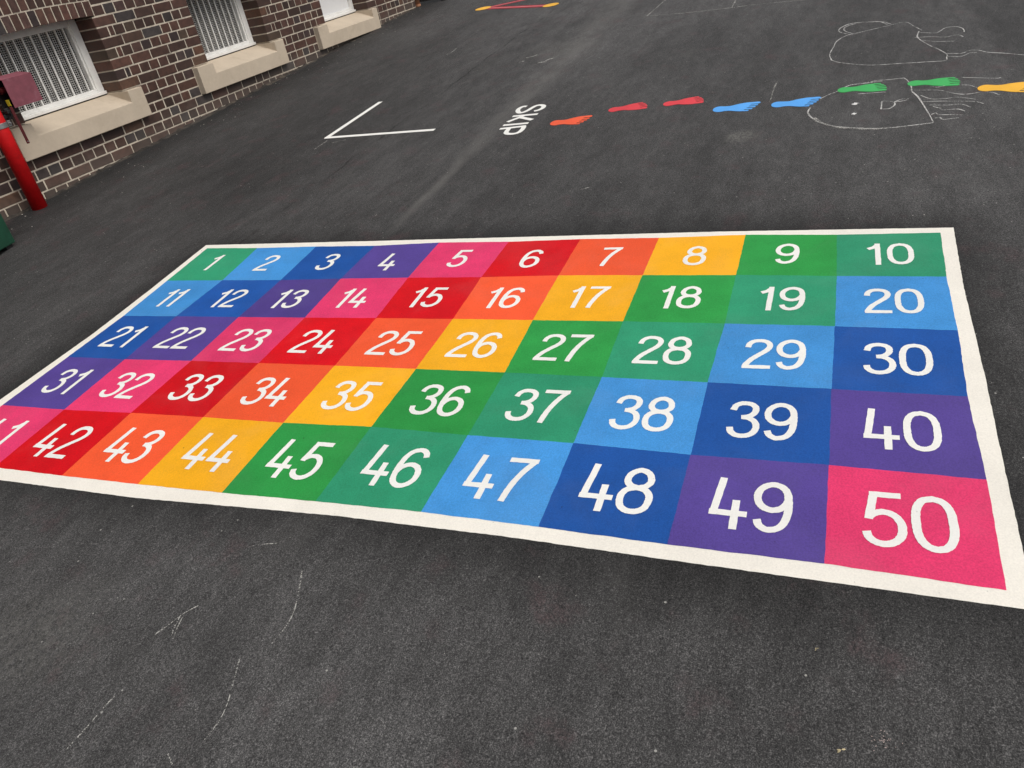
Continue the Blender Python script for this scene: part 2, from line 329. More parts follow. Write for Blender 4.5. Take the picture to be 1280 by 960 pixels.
def mat_paint(name, rgb, var=0.10, rough=0.62, wear=0.0):
    t = NT(name)
    a = t.noise(190, 3, 0.6); b = t.noise(9, 4, 0.6); d = t.noise(2.2, 3)
    k = t.math('ADD', t.map(a, 0.3, 0.7, 1 - var, 1 + var), t.math('ADD', t.map(b, 0.3, 0.7, -var*0.45, var*0.45), t.map(d, 0.3, 0.7, -var*0.5, var*0.5)))
    c = t.mix(1.0, rgb, k, 'MULTIPLY')
    oi = t.n('ShaderNodeObjectInfo')
    c = t.mix(1.0, c, t.map(oi.outputs['Random'], 0.0, 1.0, 1 - var*0.9, 1 + var*0.9, False), 'MULTIPLY')
    thin = t.math('MULTIPLY', t.map(t.noise(3.6, 4, 0.6, dist=0.5), 0.46, 0.72), var*1.3)
    lum = 0.3*rgb[0] + 0.55*rgb[1] + 0.15*rgb[2]
    c = t.mix(thin, c, tuple(0.62*x + 0.38*(lum*0.8+0.09) for x in rgb))
    vs_ = t.n('ShaderNodeTexVoronoi'); vs_.inputs['Scale'].default_value = 17; t.link(t.co, vs_.inputs['Vector'])
    vc = t.n('ShaderNodeSeparateColor'); t.link(vs_.outputs['Color'], vc.inputs[0])
    spk = t.math('MULTIPLY', t.math('GREATER_THAN', vc.outputs[0], 0.86), t.math('LESS_THAN', vs_.outputs['Distance'], t.math('MULTIPLY', vc.outputs[1], 0.055)))
    c = t.mix(t.math('MULTIPLY', spk, 0.8), c, (0.02, 0.018, 0.016))
    sm = t.n('ShaderNodeMapping'); sm.inputs['Scale'].default_value = (1.0, 3.6, 1.0); sm.inputs['Rotation'].default_value = (0, 0, 0.7); t.link(t.co, sm.inputs[0])
    scuff = t.math('MULTIPLY', t.map(t.noise(5.5, 6, 0.75, sm.outputs[0], 1.2), 0.60, 0.74), t.map(a, 0.4, 0.6, 0.02, 0.20))
    c = t.mix(scuff, c, tuple(x*0.45+0.035 for x in rgb))
    pit = t.map(t.noise(120, 2, 0.5), 0.30 - 0.03 + wear, 0.24 + wear, 0.0, 0.55)
    c = t.mix(pit, c, tuple(x*0.45 + 0.01 for x in rgb))
    t.base(c); t.set(rough, 0.16)
    t.bump(t.math('ADD', t.noise(230, 3, 0.65), t.math('MULTIPLY', b, 0.5)), 0.35, 0.003)
    return t.m

def mat_plain(name, rgb, rough=0.5, metal=0.0, var=0.12, scale=14, spec=0.5, bump=0.08, dirt=None, dirt_amt=0.0):
    t = NT(name)
    n1 = t.noise(scale, 5, 0.6); n2 = t.noise(scale*9, 3, 0.6)
    k = t.math('ADD', t.map(n1, 0.3, 0.7, 1-var, 1+var), t.map(n2, 0.3, 0.7, -var*0.4, var*0.4))
    c = t.mix(1.0, rgb, k, 'MULTIPLY')
    if dirt:
        c = t.mix(t.math('MULTIPLY', t.map(t.noise(scale*0.6, 6, 0.7, dist=0.6), 0.5, 0.72), dirt_amt), c, dirt)
    t.base(c); t.set(rough, spec, metal)
    if bump: t.bump(n2, bump, 0.004)
    return t.m

def mat_chalk(name, rgb, thin=0.5):
    t = NT(name)
    t.base(t.mix(1.0, rgb, t.map(t.noise(60, 3), 0.3, 0.7, 0.85, 1.1), 'MULTIPLY')); t.set(0.95, 0.1)
    tr = t.n('ShaderNodeBsdfTransparent'); mx = t.n('ShaderNodeMixShader')
    cover = t.math('ADD', t.math('MULTIPLY', t.noise(210, 2, 0.6), 0.65), t.math('MULTIPLY', t.noise(14, 3), 0.35))
    f = t.map(cover, 0.50 - 0.22*(1-thin), 0.58 - 0.22*(1-thin), 0.0, 1.0)
    t.link(f, mx.inputs[0]); t.link(tr.outputs[0], mx.inputs[1]); t.link(t.b.outputs[0], mx.inputs[2])
    t.link(mx.outputs[0], t.out.inputs['Surface'])
    return t.m

def mat_brick():
    t = NT("dark_glazed_brick")
    r1, r2 = t.attr('tone0'), t.attr('tone1')
    c = t.ramp(r1, [(0.0, (0.054, 0.029, 0.022)), (0.22, (0.074, 0.036, 0.026)), (0.42, (0.100, 0.045, 0.032)), (0.58, (0.054, 0.034, 0.032)), (0.70, (0.056, 0.046, 0.044)), (0.80, (0.115, 0.048, 0.034)), (0.90, (0.085, 0.055, 0.038)), (1.0, (0.15, 0.066, 0.038))])
    n = t.noise(22, 5, 0.65); f = t.noise(170, 3, 0.6)
    k = t.math('MULTIPLY', t.map(n, 0.28, 0.72, 0.72, 1.28), t.map(f, 0.3, 0.7, 0.86, 1.14))
    k = t.math('MULTIPLY', k, t.map(r2, 0.0, 1.0, 0.60, 0.98, False))
    c = t.mix(1.0, c, k, 'MULTIPLY')
    bloom = t.math('MULTIPLY', t.map(t.noise(5.5, 5, 0.7), 0.62, 0.80), 0.20)
    c = t.mix(bloom, c, (0.22, 0.21, 0.20))
    sp = t.n('ShaderNodeSeparateXYZ'); t.link(t.co, sp.inputs[0])
    low = t.math('ADD', t.math('SUBTRACT', sp.outputs[2], t.math('MULTIPLY', sp.outputs[0], 0.0573)), t.math('MULTIPLY', t.math('SUBTRACT', t.noise(4.0, 4, 0.65), 0.5), 0.25))
    c = t.mix(t.map(low, 0.18, 0.40, 0.34, 0.0), c, (0.145, 0.130, 0.112))   # rain splash above the asphalt
    t.base(c); t.set(t.map(n, 0.3, 0.7, 0.45, 0.72), 0.45)
    t.bump(t.math('ADD', n, t.math('MULTIPLY', f, 0.5)), 0.25, 0.004)
    return t.m

M = {}
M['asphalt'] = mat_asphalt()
M['white'] = mat_paint("white_road_paint", (0.82, 0.78, 0.70), 0.05)
M['numeral'] = mat_paint("white_numeral_paint", (0.84, 0.83, 0.79), 0.03)
PAL = [("teal green", (0.030, 0.30, 0.155)), ("light blue", (0.055, 0.27, 0.63)), ("dark blue", (0.013, 0.088, 0.36)),
       ("purple", (0.088, 0.055, 0.27)), ("pink", (0.72, 0.042, 0.145)), ("red", (0.62, 0.004, 0.010)),
       ("orange", (0.86, 0.100, 0.032)), ("yellow", (0.90, 0.42, 0.014)), ("green", (0.026, 0.285, 0.058))]
PM = [mat_paint(n.replace(' ', '_') + "_road_paint", c, 0.07 if n in ('yellow', 'orange') else 0.11) for n, c in PAL]
M['brick'] = mat_brick()
M['mortar'] = mat_plain("cream_mortar", (0.54, 0.475, 0.385), 0.9, var=0.16, scale=11, spec=0.2, bump=0.2, dirt=(0.12, 0.10, 0.085), dirt_amt=0.6)
M['stone'] = mat_plain("cream_sill_stone", (0.53, 0.445, 0.345), 0.82, var=0.05, scale=5, spec=0.25, bump=0.10, dirt=(0.36, 0.29, 0.215), dirt_amt=0.4)
M['frame'] = mat_plain("white_gloss_paint", (0.82, 0.81, 0.78), 0.35, var=0.05, scale=8, dirt=(0.45, 0.42, 0.37), dirt_amt=0.35)
M['mesh'] = mat_plain("white_wire_paint", (0.50, 0.49, 0.47), 0.5, var=0.12, scale=20)
M['board'] = mat_plain("white_board_paint", (0.76, 0.76, 0.76), 0.4, var=0.03, scale=3)
M['glass'] = mat_plain("dark_window_glass", (0.008, 0.009, 0.010), 0.12, var=0.05, spec=0.5, bump=0)
M['red'] = mat_plain("red_pole_paint", (0.52, 0.005, 0.007), 0.55, var=0.14, scale=9, spec=0.25, dirt=(0.20, 0.010, 0.010), dirt_amt=0.6)
M['maroon'] = mat_plain("faded_maroon_paint", (0.205, 0.056, 0.076), 0.75, var=0.12, scale=16, dirt=(0.30, 0.14, 0.17), dirt_amt=0.5)
M['darkred'] = mat_plain("dark_red_strap_paint", (0.080, 0.006, 0.008), 0.5, var=0.15)
M['steel'] = mat_plain("galvanised_steel", (0.36, 0.36, 0.36), 0.45, 0.8, var=0.15, scale=25)
M['black'] = mat_plain("black_iron", (0.012, 0.011, 0.011), 0.6, var=0.2)
M['yellow'] = mat_plain("yellow_tag_plastic", (0.62, 0.55, 0.03), 0.5, var=0.06)
M['green'] = mat_plain("dark_green_paint", (0.006, 0.050, 0.026), 0.5, var=0.18, scale=12, dirt=(0.02, 0.075, 0.045), dirt_amt=0.5)
M['clay'] = mat_plain("terracotta_pipe", (0.42, 0.20, 0.105), 0.7, var=0.15)
M['timber'] = mat_plain("dark_stained_timber", (0.030, 0.022, 0.016), 0.7, var=0.3, scale=20)
M['chalk'] = mat_chalk("white_chalk", (0.74, 0.73, 0.72), 0.35)
M['chalkthin'] = mat_chalk("worn_chalk", (0.46, 0.45, 0.42), 0.88)
M['chalkmid'] = mat_chalk("light_chalk", (0.62, 0.61, 0.59), 0.70)
M['grit'] = mat_plain("pale_grit", (0.42, 0.40, 0.36), 0.9, var=0.4, scale=3)
M['leaf'] = mat_plain("dry_leaf", (0.48, 0.40, 0.24), 0.8, var=0.3, scale=60)
M['pinkflake'] = mat_plain('pale_pink_flakes', (0.50, 0.40, 0.37), 0.85, var=0.25, scale=80)
M['moss'] = mat_plain("moss_and_dirt", (0.036, 0.030, 0.025), 0.95, var=0.6, scale=9, dirt=(0.16, 0.13, 0.10), dirt_amt=0.6)

# ------------------------------------------------------------------ the yard
gm = MB()
xs = [-60, -20, -8, -4, 0, 4, 8, 20, 60]; ys = [-60, -20, -8, -4, -2, 0.1, 8, 30]
for y in ys:
    for x in xs: gm.v.append((x, y, gz(x, y)))
nx = len(xs)
for j in range(len(ys)-1):
    for i in range(nx-1):
        gm.f.append([j*nx+i, j*nx+i+1, (j+1)*nx+i+1, (j+1)*nx+i]); gm.a.append(None)
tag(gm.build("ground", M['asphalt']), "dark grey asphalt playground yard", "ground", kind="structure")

# ------------------------------------------------------------------ brick building
B = 0.086; J = 0.011; DEP = 0.23
WX0, WX1, WZ0, WZ1 = -5.5, 5.56, -0.688, 2.838
OPEN = [(-1.14, -0.11), (1.05, 2.08), (3.22, 4.25)]
SILL = [(-1.33, 0.06), (0.81, 2.25), (2.95, 4.38)]
OZ0, OZ1 = 3*B, 10*B
bld = empty("brick_building", ((WX0+WX1)/2, 0.4, -0.4), "dark brown brick building with cream sills and three low windows beside the yard", "building")
bm = MB()
def brick(x0, x1, z0, z1, clsr=False):
    if x1 - x0 < 0.014: return
    j = 0.0016
    a = [rng.uniform(-j, j) for _ in range(8)]
    yf = rng.uniform(-0.0015, 0.0012); c = 0.0035
    X0, X1, Z0, Z1 = x0+a[0], x1+a[1], z0+a[2]*.7, z1+a[3]*.7
    vs = [(X0, DEP, Z0), (X1, DEP, Z0), (X1, DEP, Z1), (X0, DEP, Z1),
          (X0, yf+c, Z0), (X1, yf+c, Z0), (X1, yf+c, Z1), (X0, yf+c, Z1),
          (X0+c, yf, Z0+c), (X1-c, yf, Z0+c), (X1-c, yf, Z1-c), (X0+c, yf, Z1-c)]
    fs = [(8,9,10,11), (4,5,9,8), (5,6,10,9), (6,7,11,10), (7,4,8,11), (0,1,5,4), (1,2,6,5), (2,3,7,6), (3,0,4,7), (0,3,2,1)]
    r = rng.random()
    t0 = rng.uniform(0, 0.60) if r < 0.80 else (rng.uniform(0.62, 0.74) if r < 0.88 else rng.uniform(0.76, 1.0))
    bm.add(vs, fs, (t0, rng.random()))
def course(k, x0, x1, left_q, right_q):
    z0 = k*B + J/2; z1 = (k+1)*B - J/2
    hdr = (k % 2 == 0)
    x = x0
    seq = []
    if left_q and hdr: seq = [0.11, 0.048]
    if not hdr and rng.random() < 0.25 and not left_q: seq = [0.11]
    n = 0
    while x < x1 - 0.01:
        if seq: w = seq.pop(0)
        elif hdr: w = 0.11
        else:
            w = 0.23
            n += 1
            if n % 5 == 3 and rng.random() < 0.6: seq = [0.11, 0.11]
        w += rng.uniform(-0.003, 0.003)
        xe = x + w
        if x1 - xe < 0.05: xe = x1
        brick(x, min(xe, x1), z0, z1)
        x = xe + J
ARCH = [(a-0.032, b+0.032) for a, b in OPEN]
mort = MB()
k0, k1 = int(round(WZ0/B)), int(round(WZ1/B))
for k in range(k0, k1):
    if 0 <= k < 3: cuts = SILL
    elif 3 <= k < 10: cuts = OPEN
    elif 10 <= k < 13: cuts = ARCH
    else: cuts = []
    x = WX0 - ((k % 2) * 0.06)
    edges = []
    for a, b in cuts:
        edges.append((x, a)); x = b
    edges.append((x, WX1))
    gap = 0.0 if 3 <= k < 10 else J*0.7
    for i, (a, b) in enumerate(edges):
        course(k, a + (gap if i else 0), b - (gap if i < len(edges)-1 else 0), i > 0 and 3 <= k < 10, False)
def mbox(x0, x1, z0, z1): mort.box(x0, x1, 0.0035, DEP - 0.006, z0, z1)
e = 0.0030
mbox(WX0, WX1 - e, WZ0, 0.0)
for zz, cuts, g in ((( 0.0, OZ0), SILL, 0), ((OZ0, OZ1), OPEN, e), ((OZ1, 13*B), ARCH, 0)):
    x = WX0
    for a, b in cuts:
        mbox(x, a - g, *zz); x = b + g
    mbox(x, WX1 - e, *zz)
mbox(WX0, WX1 - e, 13*B, WZ1)
# the brick arches: two rings of bricks on end over every opening
for (a, b) in ARCH:
    cx = (a+b)/2; half = (b-a)/2; rise = 0.014
    Rad = half*half/(2*rise)
    cz = OZ1 + 0.012 + rise - Rad
    for ring in range(2):
        r0 = Rad + ring*0.123; r1 = r0 + 0.112
        ang = half/Rad; n = 14
        for i in range(n):
            t0 = -ang + 2*ang*i/n; t1 = -ang + 2*ang*(i+1)/n
            if ring == 1:
                sh = ang/n; t0 += sh; t1 += sh
                if i == n-1: t1 = ang
            g = J*0.5/Rad*1.1
            t0 += g; t1 -= g
            if t1 - t0 < 0.004/Rad: continue
            P = lambda tt, r, y: (cx + r*math.sin(tt), y, cz + r*math.cos(tt))
            y0 = rng.uniform(-0.001, 0.001)
            vs = [P(t0,r0,DEP), P(t1,r0,DEP), P(t1,r1,DEP), P(t0,r1,DEP), P(t0,r0,y0), P(t1,r0,y0), P(t1,r1,y0), P(t0,r1,y0)]
            r = rng.random(); tn = rng.uniform(0, 0.6) if r < 0.75 else rng.uniform(0.62, 0.86)
            bm.add(vs, [(0,3,2,1), (4,5,6,7), (0,1,5,4), (1,2,6,5), (2,3,7,6), (3,0,4,7)], (tn, rng.random()))
        if ring == 1:        # half brick that starts the upper ring
            t0 = -ang; t1 = -ang + ang/n - J*0.5/Rad
            vs = [P(t0,r0,DEP), P(t1,r0,DEP), P(t1,r1,DEP), P(t0,r1,DEP), P(t0,r0,0), P(t1,r0,0), P(t1,r1,0), P(t0,r1,0)]
            bm.add(vs, [(0,3,2,1), (4,5,6,7), (0,1,5,4), (1,2,6,5), (2,3,7,6), (3,0,4,7)], (0.3, 0.5))
    # mortar bed behind them
    n = 16; vs = []
    for i in range(n+1):
        tt = -half/Rad + 2*half/Rad*i/n
        x = cx + (Rad-0.0)*math.sin(tt); zb = cz + (Rad+0.003)*math.cos(tt)
        vs += [(x, 0.0035, zb), (x, 0.0035, 13*B), (x, DEP-0.006, zb), (x, DEP-0.006, 13*B)]
    fs = []
    for i in range(n):
        q = 4*i; w = q+4
        fs += [(q, w, w+1, q+1), (q+2, q+3, w+3, w+2), (q, q+2, w+2, w)]
    mort.add(vs, fs)
wall = bm.build("wall", M['brick'], bld)
mort.build("mortar", M['mortar'], wall)
body = MB()                                  # the rooms behind the outer leaf
body.box(WX0, WX1 - 0.02, 0.50, 4.0, -0.6, WZ1 - 0.01)
body.build("inner_wall", M['black'], bld)
cop = MB(); cop.box(WX0-0.04, WX1+0.04, -0.05, 0.48, WZ1+0.004, WZ1+0.16)
cop.build("coping", M['stone'], bld, bevel=0.01)

def make_sill(x0, x1, o0, o1, lab=None):
    yf, yb = -0.058, 0.20; zt = 3*B - 0.002; zm = 0.152; zbk = 0.248
    m = MB()
    # profile at seven stations: block, inner face, trough, inner face, block
    front = lambda x, zf, zb: [(x, yf, 0.002), (x, yf, zf), (x, yb, zb), (x, yb, 0.002)]
    st = [front(x0, zt-0.004, zt), front(o0, zt-0.004, zt), front(o0+0.004, zm, zbk), front(o1-0.004, zm, zbk), front(o1, zt-0.004, zt), front(x1, zt-0.004, zt)]
    vs = [p for s in st for p in s]; fs = []
    for i in range(5):
        q = 4*i; w = q+4
        for a in range(4):
            b = (a+1) % 4
            fs.append((q+a, q+b, w+b, w+a))
    fs.append((0, 3, 2, 1)); q = 20; fs.append((q, q+1, q+2, q+3))
    m.add(vs, fs)
    bmx = bmesh.new()
    o = m.build("window_sill", M['stone'], bld, bevel=0.006)
    bmx.from_mesh(o.data); bmesh.ops.recalc_face_normals(bmx, faces=bmx.faces); bmx.to_mesh(o.data); bmx.free()
    return o
sill_notch = [(-1.14, -0.11), (1.045, 2.085), (3.16, 4.25)]
for s, nn in zip(SILL, sill_notch): make_sill(s[0]+0.002, s[1]-0.002, nn[0], nn[1])

YF = 0.205
def make_window(o0, o1, blind=False):
    o0 += 0.004; o1 -= 0.004
    z0, z1 = 0.252, 0.884
    fr = MB()
    cw = 0.072
    fr.box(o0, o0+cw, YF, YF+0.06, z0+0.03, z1)                # side casings
    fr.box(o1-cw, o1, YF, YF+0.06, z0+0.03, z1)
    fr.box(o0+cw, o1-cw, YF+0.004, YF+0.06, z1-0.055, z1)      # head
    fr.box(o0+cw, o1-cw, YF+0.004, YF+0.06, z0+0.03, z0+0.062) # bottom rail
    fr.box(o0-0.002+0.003, o1-0.001, YF-0.022, YF+0.058, z0+0.004, z0+0.03) # ledge
    if not blind:
        fr.box(o0+cw, o0+cw+0.018, YF+0.016, YF+0.06, z0+0.062, z1-0.055)
        fr.box(o1-cw-0.018, o1-cw, YF+0.016, YF+0.06, z0+0.062, z1-0.055)
    w = fr.build("window", M['frame'], bld, bevel=0.003)
    x0, x1, a0, a1 = o0+cw+0.018, o1-cw-0.018, z0+0.062, z1-0.055
    if blind:
        p = MB(); p.box(o0+cw, o1-cw, YF+0.028, YF+0.05, z0+0.062, z1-0.055)
        p.build("panel", M['board'], w, bevel=0.002)
        return
    ms = MB()
    nxw, nzw = 42, 31
    for i in range(nxw):
        x = x0 + (x1-x0)*(i+0.5)/nxw
        ms.box(x-0.0016, x+0.0016, YF+0.040, YF+0.043, a0, a1)
    for i in range(nzw):
        z = a0 + (a1-a0)*(i+0.5)/nzw
        ms.box(x0, x1, YF+0.0435, YF+0.0465, z-0.0019, z+0.0019)
    ms.build("mesh_screen", M['mesh'], w)
    for i in range(10):
        x = x0 + (x1-x0)*(i+0.62)/10.2
        b = MB(); b.box(x-0.0060, x+0.0060, YF+0.020, YF+0.034, a0+0.001, a1-0.001)
        b.build("bar", M['frame'], w, bevel=0.002)
    g = MB(); g.box(x0-0.01, x1+0.01, YF+0.075, YF+0.085, a0-0.01, a1+0.01)
    g.build("pane", M['glass'], w)
make_window(*OPEN[0]); make_window(*OPEN[1]); make_window(*OPEN[2], blind=True)

# dirt and moss in the corner where wall meets asphalt
dm = MB(); n = 220
pv = []
for i in range(n+1):
    x = -3.2 + (5.55+3.2)*i/n
    h = 0.003 + 0.016*rng.random()**3 + 0.006*abs(math.sin(x*2.3)); wd = 0.02 + 0.045*rng.random()*rng.random() + 0.02*abs(math.sin(x*1.7+1))
    pv.append([(x, 0.001, gz(x, 0)+h), (x, -wd*0.45, gz(x, -wd*0.5)+h*0.45), (x, -wd, gz(x, -wd)+0.0008)])
vs = [p for s in pv for p in s]
fs = []
for i in range(n):
    q = 3*i; fs += [(q, q+1, q+4, q+3), (q+1, q+2, q+5, q+4)]
dm.add(vs, fs)
tag(dm.build("dirt", M['moss']), "thin line of dirt and moss along the foot of the brick wall", "dirt", kind="stuff")

# ------------------------------------------------------------------ red pole
px, py = -1.455, -0.13
gzp = gz(px, py)
pole = empty("red_pole", (px, py, gzp), "bright red steel pole standing against the brick wall, with a silver clamp round it", "pole")
m = MB(); tube(m, [(px, py, gzp-0.05), (px, py, gzp+1.15)], 0.058, 32)
m.build("shaft", M['red'], pole, smooth=True)
m = MB(); tube(m, [(px, py, gzp+1.15), (px, py, gzp+1.165), (px, py, gzp+1.18)], [0.061, 0.061, 0.04], 32)
m.build("cap", M['red'], pole, bevel=0.002)
m = MB(); tube(m, [(px, py, 0.290), (px, py, 0.328)], 0.0615, 32)
cl = m.build("clamp", M['steel'], pole, bevel=0.002)
m = MB(); m.box(px+0.060, px+0.085, py-0.030, py-0.010, 0.287, 0.331); tube(m, [(px+0.072, py-0.045, 0.309), (px+0.072, py+0.010, 0.309)], 0.006, 8)
m.build("bolt", M['steel'], cl, bevel=0.001)

# ------------------------------------------------------------------ maroon hood beside the pole
hx0, hx1, hy0, hy1, hz0, hz1 = -1.312, -1.056, -0.20, -0.07, 0.398, 0.600
hood = empty("hooded_box", ((hx0+hx1)/2, -0.14, hz0), "faded maroon metal box with an open dark side, fixed beside the red pole", "metal box")
t = 0.004
def slab(mb, x0, x1, y0, y1, z0, z1): mb.box(x0, x1, y0, y1, z0, z1)
m = MB(); slab(m, hx0, hx1, hy0, hy0+t, hz0, hz1-t); m.build("front_panel", M['maroon'], hood, bevel=0.0015)
m = MB(); m.add([(hx0,hy0,hz1-t),(hx1,hy0,hz1-t),(hx1,hy1,hz1+0.018),(hx0,hy1,hz1+0.018),(hx0,hy0,hz1),(hx1,hy0,hz1),(hx1,hy1,hz1+0.022),(hx0,hy1,hz1+0.022)],
                [(0,3,2,1),(4,5,6,7),(0,1,5,4),(1,2,6,5),(2,3,7,6),(3,0,4,7)])
m.build("top_panel", M['maroon'], hood, bevel=0.001)
m = MB(); slab(m, hx1-t, hx1, hy0+t, hy1-t, hz0, hz1-t); m.build("side_panel", M['maroon'], hood)
m = MB(); slab(m, hx0, hx1, hy1-t, hy1, hz0, hz1+0.012); slab(m, hx0, hx1-t, hy0+t, hy1-t, hz0, hz0+t); m.build("back_panel", M['black'], hood)
m = MB(); tube(m, [(hx0+0.01, -0.110, 0.525), (hx0+0.09, -0.110, 0.525)], 0.024, 20); tube(m, [(hx0-0.012, -0.110, 0.525), (hx0+0.009, -0.110, 0.525)], 0.012, 16)
m.build("valve", M['darkred'], hood, bevel=0.002)
m = MB(); m.box(hx0-0.006, hx0-0.002, -0.176, -0.140, 0.418, 0.462); m.build("tag", M['yellow'], hood, bevel=0.001)
m = MB()
m.box(px+0.052, hx0+0.02, -0.150, -0.100, 0.345, 0.372); m.box(hx0-0.065, hx0-0.015, -0.185, -0.095, 0.374, 0.396)
tube(m, [(hx0-0.035, -0.14, 0.33), (hx0-0.035, -0.14, 0.41)], 0.020, 14)
m.build("bracket", M['black'], hood, bevel=0.003)
m = MB(); m.box(-1.355, -1.331, -0.203, -0.197, 0.142, 0.415)
st = m.build("strap", M['darkred'], hood, bevel=0.002)
m = MB(); tube(m, [(-1.343, -0.2035, 0.158), (-1.343, -0.205, 0.158)], 0.0045, 12); m.build("bolt", M['steel'], st)

# ------------------------------------------------------------------ dark green box at the left
gx1, gy0 = -2.116, -0.668
d = Vector((-0.974, -0.228)).normalized(); nrm = Vector((-d.y, d.x)) * -1   # along the front, then back towards the wall
if nrm.y < 0: nrm = -nrm
zc = gz(gx1, gy0) + 0.022
grn = empty("storage_box", (gx1, gy0, gz(gx1, gy0)), "dark green painted box on low feet, left of the red pole", "box")
def gp(a, b, z): return (gx1 + d.x*a + nrm.x*b, gy0 + d.y*a + nrm.y*b, z)
def gbox(a0, a1, b0, b1, z0, z1):
    m = MB(); m.add([gp(a0,b0,z0), gp(a1,b0,z0), gp(a1,b1,z0), gp(a0,b1,z0), gp(a0,b0,z1), gp(a1,b0,z1), gp(a1,b1,z1), gp(a0,b1,z1)],
          [(0,1,2,3),(7,6,5,4),(4,5,1,0),(5,6,2,1),(6,7,3,2),(7,4,0,3)]); return m
gbox(0, 1.05, 0, 0.42, zc, zc+0.74).build("body", M['green'], grn, bevel=0.006)
gbox(-0.015, 1.065, -0.018, 0.43, zc+0.744, zc+0.785).build("lid", M['green'], grn, bevel=0.008)
for a0, b0 in ((0.02, 0.02), (0.97, 0.02), (0.02, 0.34), (0.97, 0.34)):
    gbox(a0, a0+0.06, b0, b0+0.06, zc-0.075, zc-0.001).build("foot", M['black'], grn)
gbox(0.45, 0.60, -0.030, -0.003, zc+0.60, zc+0.625).build("handle", M['black'], grn, bevel=0.003)

# ------------------------------------------------------------------ terracotta downpipe and dark slatted gate at the far end of the wall
dxp, dyp = 5.625, 0.005
dp = empty("downpipe", (dxp, dyp, gz(dxp, dyp)), "terracotta coloured downpipe at the far end of the brick wall", "downpipe")
m = MB(); tube(m, [(dxp, dyp, gz(dxp, dyp)-0.02), (dxp, dyp, 2.8)], 0.040, 20); m.build("pipe", M['clay'], dp, smooth=True)
m = MB(); tube(m, [(dxp, dyp, gz(dxp, dyp)+0.004), (dxp, dyp, gz(dxp, dyp)+0.03)], 0.046, 20); m.build("shoe", M['clay'], dp, bevel=0.002)
for z in (1.0, 2.3):
    m = MB(); tube(m, [(dxp, dyp, z), (dxp, dyp, z+0.04)], 0.044, 20); m.box(dxp-0.10, dxp-0.03, dyp+0.005, dyp+0.02, z, z+0.04); m.build("bracket", M['clay'], dp)
gt = empty("slatted_gate", (5.86, -0.15, gz(5.86, -0.15)), "dark timber slatted gate beyond the terracotta downpipe", "gate")
m = MB()
for i in range(11):
    y = 0.30 - i*0.053
    g0 = gz(5.85, y) + 0.025
    m.box(5.84, 5.862, y-0.042, y, g0, 1.35)
m.build("slat_panel", M['timber'], gt, bevel=0.002)
for z in (0.30, 1.15):
    m = MB(); m.box(5.864, 5.90, -0.27, 0.30, z, z+0.09); m.build("rail", M['timber'], gt, bevel=0.003)
m = MB(); m.box(5.83, 5.91, -0.355, -0.283, gz(5.87, -0.32)-0.05, 1.42); m.build("post", M['black'], gt, bevel=0.004)

# ------------------------------------------------------------------ the painted number grid
H_B, H_S, H_N = 0.0010, 0.0016, 0.0023
V = D['V']
nb = empty("number_grid", (*guv(1.93, 0.95), gz(*guv(1.93, 0.95))), "big painted number grid of fifty rainbow squares inside a white border", "number grid")
ecache = {}
def edge(a, b):
    """shared, slightly wavering masked edge between two grid corners"""
    key = (a, b) if a < b else (b, a)
    if key not in ecache:
        p = Vector(V[key[0][1]][key[0][0]]); q = Vector(V[key[1][1]][key[1][0]])
        t = (q-p).normalized(); nn = Vector((-t.y, t.x)); n = 24; pts = []
        w = 0.0
        for i in range(n+1):
            w = 0.55*w + rng.uniform(-0.0009, 0.0009)
            o = 0 if i in (0, n) else w
            s = p.lerp(q, i/n) + nn*o
            pts.append((s.x, s.y))
        ecache[key] = pts
    r = ecache[key]
    return r if a == key[0] else r[::-1]
def up(pt, h):
    x, y = guv(*pt); return (x, y, gz(x, y)+h)
# border strip: outer line measured along every side, inner line shared with the squares
top = [p for i in range(10) for p in edge((i,0), (i+1,0))[:-1]] + [tuple(V[0][10])]
rgt = [p for j in range(5) for p in edge((10,j), (10,j+1))[:-1]] + [tuple(V[5][10])]
bot = [p for i in range(10, 0, -1) for p in edge((i,5), (i-1,5))[:-1]] + [tuple(V[5][0])]
lft = [p for j in range(5, 0, -1) for p in edge((0,j), (0,j-1))[:-1]] + [tuple(V[0][0])]
def lerp_tab(tab, x):
    for (a, va), (b, vb) in zip(tab, tab[1:]):
        if x <= b or (b, vb) == tab[-1]: return va + (vb-va)*((x-a)/(b-a))
TOP = [(-0.1, -0.056), (1.18, -0.0485), (2.97, -0.046), (3.911, -0.023)]
RGT = [(-0.03, 3.911), (0.47, 3.902), (1.03, 3.908), (1.48, 3.907), (1.96, 3.910)]
BOT = [(-0.1, 1.976), (0.52, 1.974), (1.22, 1.974), (1.79, 1.949), (2.03, 1.940), (2.6, 1.9365), (3.1, 1.946), (3.9, 1.957)]
LFT = [(-0.06, -0.072), (0.5, -0.034), (0.934, -0.014), (1.5, -0.034), (1.98, -0.040)]
bd = MB()
def strip(inner, outer_fn):
    n = len(inner)
    out = []
    for p in inner:
        o = outer_fn(p); out.append((o[0]+rng.uniform(-.0009, .0009), o[1]+rng.uniform(-.0009, .0009)))
    return out
def span(v, a, b, A, Bq): return A + (Bq-A)*(v-a)/(b-a)
u00, u10 = V[0][0][0], V[0][10][0]; b00, b10 = V[5][0][0], V[5][10][0]
cTL = (lerp_tab(LFT, -0.056), -0.056); cTR = (3.911, -0.023); cBR = (3.910, 1.957); cBL = (-0.040, 1.976)
def fT(p): u = span(p[0], u00, u10, cTL[0], cTR[0]); return (u, lerp_tab(TOP, u))
def fR(p): v = span(p[1], V[0][10][1], V[5][10][1], cTR[1], cBR[1]); return (lerp_tab(RGT, v), v)
